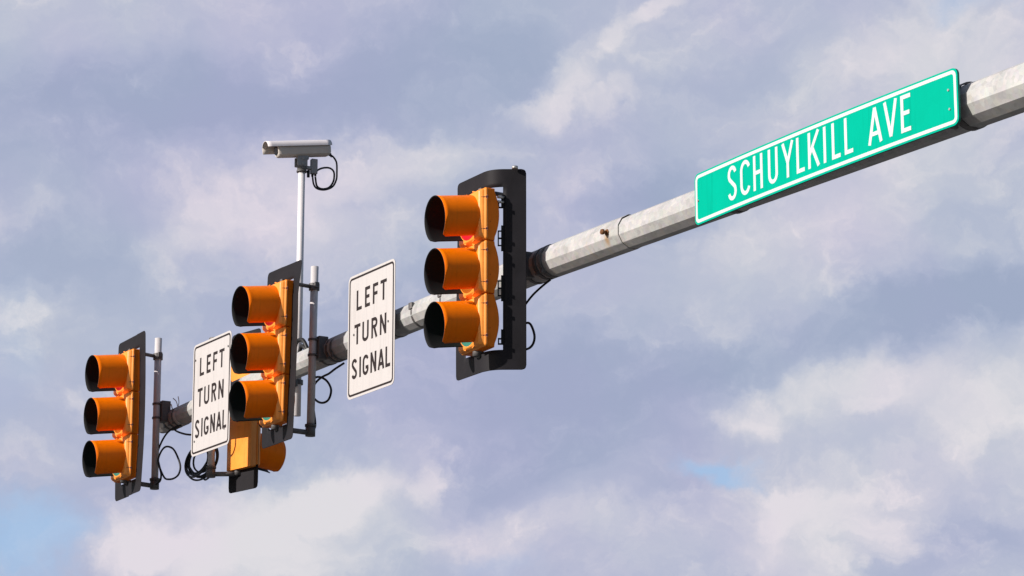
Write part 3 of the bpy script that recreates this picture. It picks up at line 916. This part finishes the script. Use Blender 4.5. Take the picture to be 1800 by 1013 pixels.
# ------------------------------------------------------------------ signs
def turn_sign(x, z, holes, label):
    w, h = .70, .905
    s = thing('road_sign', label, 'road sign', W(x, -.14, z), RZ, 'white left turn signal signs on the mast arm')
    bm = bmesh.new(); slab(bm, rounded_rect(w, h, .045), -.0015, .0015, 0, 1, 1)
    link_mesh('panel', bm, [M['signwhite'], M['signback']], s)
    bm = bmesh.new(); frame_slab(bm, rounded_rect(w - .034, h - .034, .034), rounded_rect(w - .064, h - .064, .022), -.0024, -.0016)
    bm2 = bm; bmesh.ops.recalc_face_normals(bm, faces=bm.faces)
    link_mesh('border', bm, M['signblack'], s)
    st = .0235; H = .148
    rows = [(.182, [('L', -.221, -.143), ('E', -.094, -.020), ('F', .024, .101), ('T', .137, .228)]),
            (-.066, [('T', -.249, -.160), ('U', -.128, -.034), ('R', .008, .096), ('N', .134, .228)]),
            (-.314, [('S', -.283, -.203), ('I', -.167, -.143), ('G', -.117, -.032), ('N', .000, .086), ('A', .110, .203), ('L', .221, .290)])]
    for zz, L_ in rows:
        bm = bmesh.new()
        for ch, a, b in L_: letter(bm, ch, a, b, zz, H, st, -.0016)
        bmesh.ops.recalc_face_normals(bm, faces=bm.faces)
        link_mesh('lettering', bm, M['signblack'], s)
    for hx, hz in holes:
        bm = bmesh.new(); tube(bm, [(hx, -.006, hz), (hx, .004, hz)], .009, 8)
        link_mesh('fixing_bolt', bm, M['strap'], s)
    ax = x; bm = bmesh.new()
    zr = arm_z(ax) - .004 - z
    for dz in (.05, -.05): box(bm, -.20, .20, .002, .04, zr + dz - .014, zr + dz + .014, .003)
    link_mesh('bracket', bm, M['bracket'], s)
    for dx in (-.16, .16):
        bm = bmesh.new(); r = arm_r(ax + dx) + .004; ring_band(bm, 'x', (dx, .14, zr), r - .005, r + .002, .02, 32)
        link_mesh('strap', bm, M['strap'], s)
    return s


turn_sign(-2.078, -.040, [(-.255, .012), (.257, .012)], 'white LEFT TURN SIGNAL sign beside the nearest orange signal, the larger looking of the two')
turn_sign(-4.728, -.040, [(-.303, .325), (.297, .330), (-.288, -.335), (.255, -.317)], 'white LEFT TURN SIGNAL sign with a bolt in each corner, near the arm tip')

s = thing('street_sign', 'long green street name sign reading SCHUYLKILL AVE in white letters', 'street sign', W(3.20, -.17, -.060), RZ)
w, h = 2.40, .312


def bow(bm):
    """the long blade bellies out a little between its two brackets"""
    for k in range(1, 24):
        x = -1.2 + .1 * k
        bmesh.ops.bisect_plane(bm, geom=list(bm.verts) + list(bm.edges) + list(bm.faces), dist=1e-6, plane_co=(x + .0013, 0, 0), plane_no=(1, 0, 0))
    for v in bm.verts: v.co.y -= .026 * max(0, 1 - (v.co.x / 1.2) ** 2)
    return bm


bm = bmesh.new(); slab(bm, rounded_rect(w, h, .04), -.0015, .012, 0, 1, 2)
# folded stiffening lip top and bottom
link_mesh('panel', bow(bm), [M['green'], M['greenedge'], M['signback']], s)
bm = bmesh.new(); frame_slab(bm, rounded_rect(w - .022, h - .022, .033), rounded_rect(w - .060, h - .060, .018), -.0026, -.0016)
bmesh.ops.recalc_face_normals(bm, faces=bm.faces)
link_mesh('border', bow(bm), M['whiteletter'], s)
H = .207; z0 = -.155 + .060; x0 = -3.183
STREET = [('S', 2.340, 2.430), ('C', 2.468, 2.566), ('H', 2.600, 2.693), ('U', 2.746, 2.840), ('Y', 2.880, 2.992), ('L', 3.018, 3.093), ('K', 3.126, 3.234), ('I', 3.263, 3.294),
                 ('L', 3.342, 3.418), ('L', 3.454, 3.528), ('A', 3.658, 3.776), ('V', 3.792, 3.904), ('E', 3.932, 4.013)]
for word in (STREET[:10], STREET[10:]):
    bm = bmesh.new()
    for ch, a, b in word: letter(bm, ch, a + x0, b + x0, z0, H, .0228, -.0016)
    bmesh.ops.recalc_face_normals(bm, faces=bm.faces)
    link_mesh('lettering', bow(bm), M['whiteletter'], s)
for hx, hz in ((-1.16, -.01), (1.13, .045), (1.135, -.06)):
    bm = bmesh.new(); tube(bm, [(hx, -.010, hz), (hx, .004, hz)], .0065, 8)
    link_mesh('fixing_bolt', bm, M['bolt'], s)
for dx in (-1.02, 1.10):
    bm = bmesh.new(); ax = 3.20 + dx; zr = arm_z(ax) + .060; r = arm_r(ax) + .006
    ring_band(bm, 'x', (dx, .17, zr), r - .004, r + .003, .045, 36)
    box(bm, dx - .025, dx + .025, .0115, .17 - r + .012, zr - .13, zr + .11, .004)
    box(bm, dx - .012, dx + .012, .03, .07, zr - .142, zr - .12, .004)
    link_mesh('bracket', bm, M['bracket'], s)

# ------------------------------------------------------------------ camera on its pole
px_, py_ = -3.765, .135
cp = thing('camera_pole', 'tall pale thin tube standing up from the arm, carrying the camera', 'pole', W(px_, py_, -.35), RZ)
bm = bmesh.new(); tube(bm, [(0, 0, 0), (0, 0, 1.93)], .0265, 24)
link_mesh('tube', bm, M['whitepole'], cp)
bm = bmesh.new(); tube(bm, [(0, 0, 1.925), (0, 0, 1.995)], .036, 20); tube(bm, [(0, 0, 1.928), (0, 0, 1.94)], .041, 20)
link_mesh('collar', bm, M['bracket'], cp)
bm = bmesh.new()
for dz in (.42, .26):
    ring_band(bm, 'z', (0, 0, dz), .026, .040, .035, 24)
box(bm, -.05, .05, -.06, -.024, .22, .46, .005)
link_mesh('clamp', bm, M['bracket'], cp)
for dx in (-.06, .06):
    bm = bmesh.new(); xx = px_ + dx; r = arm_r(xx) + .004; ring_band(bm, 'x', (dx, -py_, arm_z(xx) + .346), r - .005, r + .003, .02, 32)
    link_mesh('strap', bm, M['strap'], cp)

cm = thing('surveillance_camera', 'white bullet camera with a long sunshield on top of the thin pole', 'camera', W(px_, py_, 1.62), RZ - R_(6))
TILT = R_(8.5)
def tiltp(p, piv=(0, 0, .115)):
    return Matrix.Rotation(TILT, 3, 'X') @ (Vector((p[0], p[1] * .9, p[2] - .035)) - Vector(piv)) + Vector(piv)
# sunshield: open-bottomed half shell with a longer drooping brow
def cam_profile(wd, ht, n=20, lip=.0):
    return [(wd * math.cos(R_(180 - 180 * k / n)), ht * (abs(math.sin(R_(180 * k / n))) ** 1.0)) for k in range(n + 1)]
bm = bmesh.new()
ys = [-.335 + .595 * k / 14 for k in range(15)]
go, gi = [], []
for k, y in enumerate(ys):
    drop = .062 if True else 0
    ro, ri = [], []
    pr = cam_profile(.066, .054); pr = [(-.066, -.034)] + pr + [(.067, -.004)]
    pi_ = cam_profile(.063, .051); pi_ = [(-.063, -.034)] + pi_ + [(.064, -.004)]
    br = max(0, (-.20 - y) / .135)
    for (a, b), (c, d) in zip(pr, pi_):
        yy = y
        if b < 0: yy = y
        ro.append(bm.verts.new(tiltp((a, yy, .195 + b)))); ri.append(bm.verts.new(tiltp((c, yy, .195 + d))))
    go.append(ro); gi.append(ri)
m_ = len(go[0])
for i in range(len(ys) - 1):
    for j in range(m_ - 1):
        bm.faces.new((go[i][j], go[i][j + 1], go[i + 1][j + 1], go[i + 1][j])).smooth = True
        f = bm.faces.new((gi[i][j], gi[i + 1][j], gi[i + 1][j + 1], gi[i][j + 1])); f.smooth = True; f.material_index = 1
    for j in (0, m_ - 1):
        bm.faces.new((go[i][j], go[i + 1][j], gi[i + 1][j], gi[i][j]))
for i in (0, len(ys) - 1):
    for j in range(m_ - 1):
        bm.faces.new((go[i][j], gi[i][j], gi[i][j + 1], go[i][j + 1]))
bmesh.ops.recalc_face_normals(bm, faces=bm.faces)
link_mesh('sunshield', bm, [M['camwhite'], M['camgrey']], cm)
# camera body under it: chamfered long box
bm = bmesh.new()
prof = [(-.050, .036), (.050, .036), (.055, .0), (.046, -.040), (.028, -.052), (-.028, -.052), (-.046, -.040), (-.055, .0)]
rings = []
for y, s_, dz in ((-.235, .86, .004), (-.228, .93, 0), (-.215, 1, 0), (.225, 1, 0), (.243, .93, .0), (.255, .80, .004)):
    rings.append([bm.verts.new(tiltp((a * s_, y, .172 + b * s_ + dz))) for a, b in prof])
for A, B in zip(rings, rings[1:]):
    for k in range(8): bm.faces.new((A[k], A[(k + 1) % 8], B[(k + 1) % 8], B[k]))
bm.faces.new(rings[0]); bm.faces.new(list(reversed(rings[-1])))
bmesh.ops.recalc_face_normals(bm, faces=bm.faces)
body = link_mesh('camera_body', bm, M['camgrey'], cm)
bm = bmesh.new()
tube(bm, [tiltp((0, -.232, .172)), tiltp((0, -.242, .172))], .036, 24)
link_mesh('lens_window', bm, M['glass'], body)
bm = bmesh.new()
tube(bm, [tiltp((.01, .25, .215)), tiltp((.01, .275, .215))], .008, 8)
link_mesh('rear_screw', bm, M['rubber'], body)
bm = bmesh.new()
tube(bm, [tiltp((.0, .235, .150)), tiltp((0, .262, .128))], .014, 12)
tube(bm, [tiltp((.0, .255, .134)), tiltp((0, .275, .112))], .010, 12)
link_mesh('cable_gland', bm, M['rubber'], body)
bm = bmesh.new()
box(bm, -.030, .030, -.040, .050, .060, .092, .008)
box(bm, -.036, -.024, -.050, .036, .00, .075, .006); box(bm, .024, .036, -.050, .036, .00, .075, .006)
box(bm, -.0238, .0238, -.034, .030, -.005, .055, .006)
tube(bm, [(-.046, 0, .062), (.046, 0, .062)], .012, 10); tube(bm, [(-.044, -.005, .02), (.044, -.005, .02)], .011, 10)
link_mesh('swivel_bracket', bm, M['boxgrey'], cm)
bm = bmesh.new(); box(bm, -.022, .022, .075, .125, -.045, .075, .005); box(bm, -.018, .018, .0, .076, -.012, .012, .003)
jb = link_mesh('junction_box', bm, M['boxgrey'], cm)
bm = bmesh.new(); tube(bm, [(0, .09, -.045), (0, .088, -.065)], .010, 10); link_mesh('cable_gland', bm, M['rubber'], jb)
bm = bmesh.new(); tube(bm, [(0, .113, -.045), (0, .113, -.06)], .009, 10); link_mesh('cable_gland', bm, M['rubber'], jb)
bm = bmesh.new(); tube(bm, [(0, .055, -.02), (0, .055, -.075)], .012, 10); link_mesh('plug', bm, M['rubber'], jb)


# ------------------------------------------------------------------ cables (points in the arm frame)
def cable(pts, r, label, group='black cables hanging from the mast arm', extra=(), n=8, cat='cable', swing=False):
    if swing:
        c6, s6 = math.cos(R_(-6)), math.sin(R_(-6))
        f6 = lambda q: (px_ + (q[0] - px_) * c6 - (q[1] - py_) * s6, py_ + (q[0] - px_) * s6 + (q[1] - py_) * c6, q[2])
        pts = [f6(q) for q in pts]; extra = [[f6(q) for q in e] for e in extra]
    p0 = W(*pts[0]); bm = bmesh.new()
    tube(bm, spline([W(*p) - p0 for p in pts], n), r, 8)
    for e in extra: tube(bm, spline([W(*p) - p0 for p in e], n), r, 8)
    o = link_mesh('cable', bm, M['rubber'], None, loc=p0)
    tag(o, label, cat, group); return o


def loop(cx, y, cz, rx, rz, a0, a1, n=12, dy=.02):
    return [(cx + rx * math.cos(R_(a0 + (a1 - a0) * k / n)), y + dy * k / n, cz + rz * math.sin(R_(a0 + (a1 - a0) * k / n))) for k in range(n + 1)]


CAMC = ([(-3.765, .375, 1.748), (-3.765, .402, 1.728), (-3.765, .424, 1.689), (-3.760, .426, 1.611), (-3.755, .420, 1.550), (-3.755, .390, 1.491), (-3.755, .328, 1.458), (-3.755, .265, 1.458), (-3.760, .235, 1.490), (-3.765, .224, 1.560)],
        [(-3.765, .250, 1.595), (-3.775, .285, 1.624), (-3.775, .328, 1.641), (-3.775, .373, 1.643), (-3.775, .404, 1.621), (-3.775, .410, 1.579), (-3.775, .400, 1.531), (-3.775, .366, 1.485), (-3.775, .310, 1.468), (-3.770, .265, 1.485), (-3.765, .248, 1.555)])
cable([(.109, .0, -.118), (.053, -.03, -.155), (-.018, -.06, -.205), (-.085, -.09, -.275), (-.15, -.11, -.33), (-.22, -.14, -.40)], .0075,
      'thin black cable drooping from under the arm behind the nearest signal')
cable([(-.12, -.14, -.405), (-.04, -.13, -.402), (.031, -.12, -.404), (.075, -.12, -.440), (.105, -.12, -.501), (.095, -.12, -.545), (.053, -.12, -.570), (-.018, -.12, -.572), (-.10, -.13, -.560)], .008,
      'short black cable loop showing at the folded edge of the nearest signal')
cable([(-2.713, -.02, -.150), (-2.775, -.06, -.186), (-2.837, -.08, -.213), (-2.945, -.08, -.219), (-3.036, -.085, -.246), (-3.072, -.09, -.293), (-3.050, -.095, -.349), (-2.975, -.10, -.397), (-2.893, -.10, -.423), (-2.812, -.10, -.421),
       (-2.769, -.10, -.390), (-2.761, -.10, -.341), (-2.799, -.11, -.283), (-2.872, -.12, -.240), (-2.963, -.12, -.222), (-3.030, -.12, -.243), (-3.058, -.12, -.286), (-3.046, -.12, -.349), (-3.011, -.12, -.416),
       (-2.980, -.12, -.499), (-2.962, -.12, -.579), (-2.972, -.13, -.612), (-3.01, -.15, -.622)], .0085, 'black cable with one round loop beside the post of the middle signal')
cable([(-5.500, -.04, -.150), (-5.530, -.10, -.178), (-5.617, -.12, -.215), (-5.700, -.13, -.285), (-5.730, -.14, -.365), (-5.690, -.14, -.46), (-5.640, -.14, -.525), (-5.57, -.14, -.585), (-5.49, -.14, -.606), (-5.391, -.14, -.612), (-5.305, -.14, -.592), (-5.277, -.14, -.533), (-5.337, -.14, -.445),
       (-5.430, -.14, -.366), (-5.532, -.15, -.333), (-5.620, -.15, -.347), (-5.685, -.15, -.40), (-5.682, -.15, -.45), (-5.650, -.15, -.50), (-5.625, -.15, -.546), (-5.640, -.15, -.595), (-5.690, -.16, -.620)], .008,
      'black cable with a wide oval loop by the signal at the arm tip')
cable([(-5.66, .0, -.130), (-5.65, -.03, -.155), (-5.596, -.04, -.184), (-5.483, -.04, -.221), (-5.372, -.04, -.249), (-5.29, -.03, -.257), (-5.24, .0, -.205), (-5.23, .02, -.12)], .008,
      'thin black cable slung under the arm behind the far white sign')
# thick coil hung on the far side of the arm
cx, cz = -5.60, -.405
turns = []
for k, (dr, dyy) in enumerate(((0, 0), (.022, .02), (.010, .045), (-.018, .015), (-.035, .035), (-.006, -.02))):
    turns.append([(cx + (.245 + dr) * math.cos(R_(a)) + .01 * math.sin(k * 2), .17 + dyy + .01 * math.sin(R_(a) + k), cz + .012 * math.cos(k * 3) + (.130 + dr * .8) * math.sin(R_(a))) for a in range(80 + k * 25, 80 + k * 25 + 361, 18)])
turns.append([(cx - .21, .18, cz - .02), (cx - .1, .18, cz - .09), (cx + .06, .17, cz - .085), (cx + .20, .17, cz - .01)])
cable([(cx - .05, .18, cz - .13), (cx + .05, .18, cz - .150), (cx + .13, .17, cz - .180), (cx + .215, .16, cz - .178)], .008,
      'thick coil of black cable hanging below the far white sign', extra=turns, n=6)
cable([(-3.70, .06, .085), (-3.68, .06, .15), (-3.63, .05, .190), (-3.55, .05, .195), (-3.49, .05, .155), (-3.455, .06, .09)], .016,
      'short thick black cable bow over the arm at the foot of the camera pole', extra=[[(-3.66, .08, .085), (-3.62, .08, .14), (-3.57, .07, .150), (-3.52, .07, .12), (-3.50, .08, .08)]])
cable(CAMC[0], .0075, 'black cable looping from the back of the camera to its junction box', extra=[CAMC[1]], swing=True)
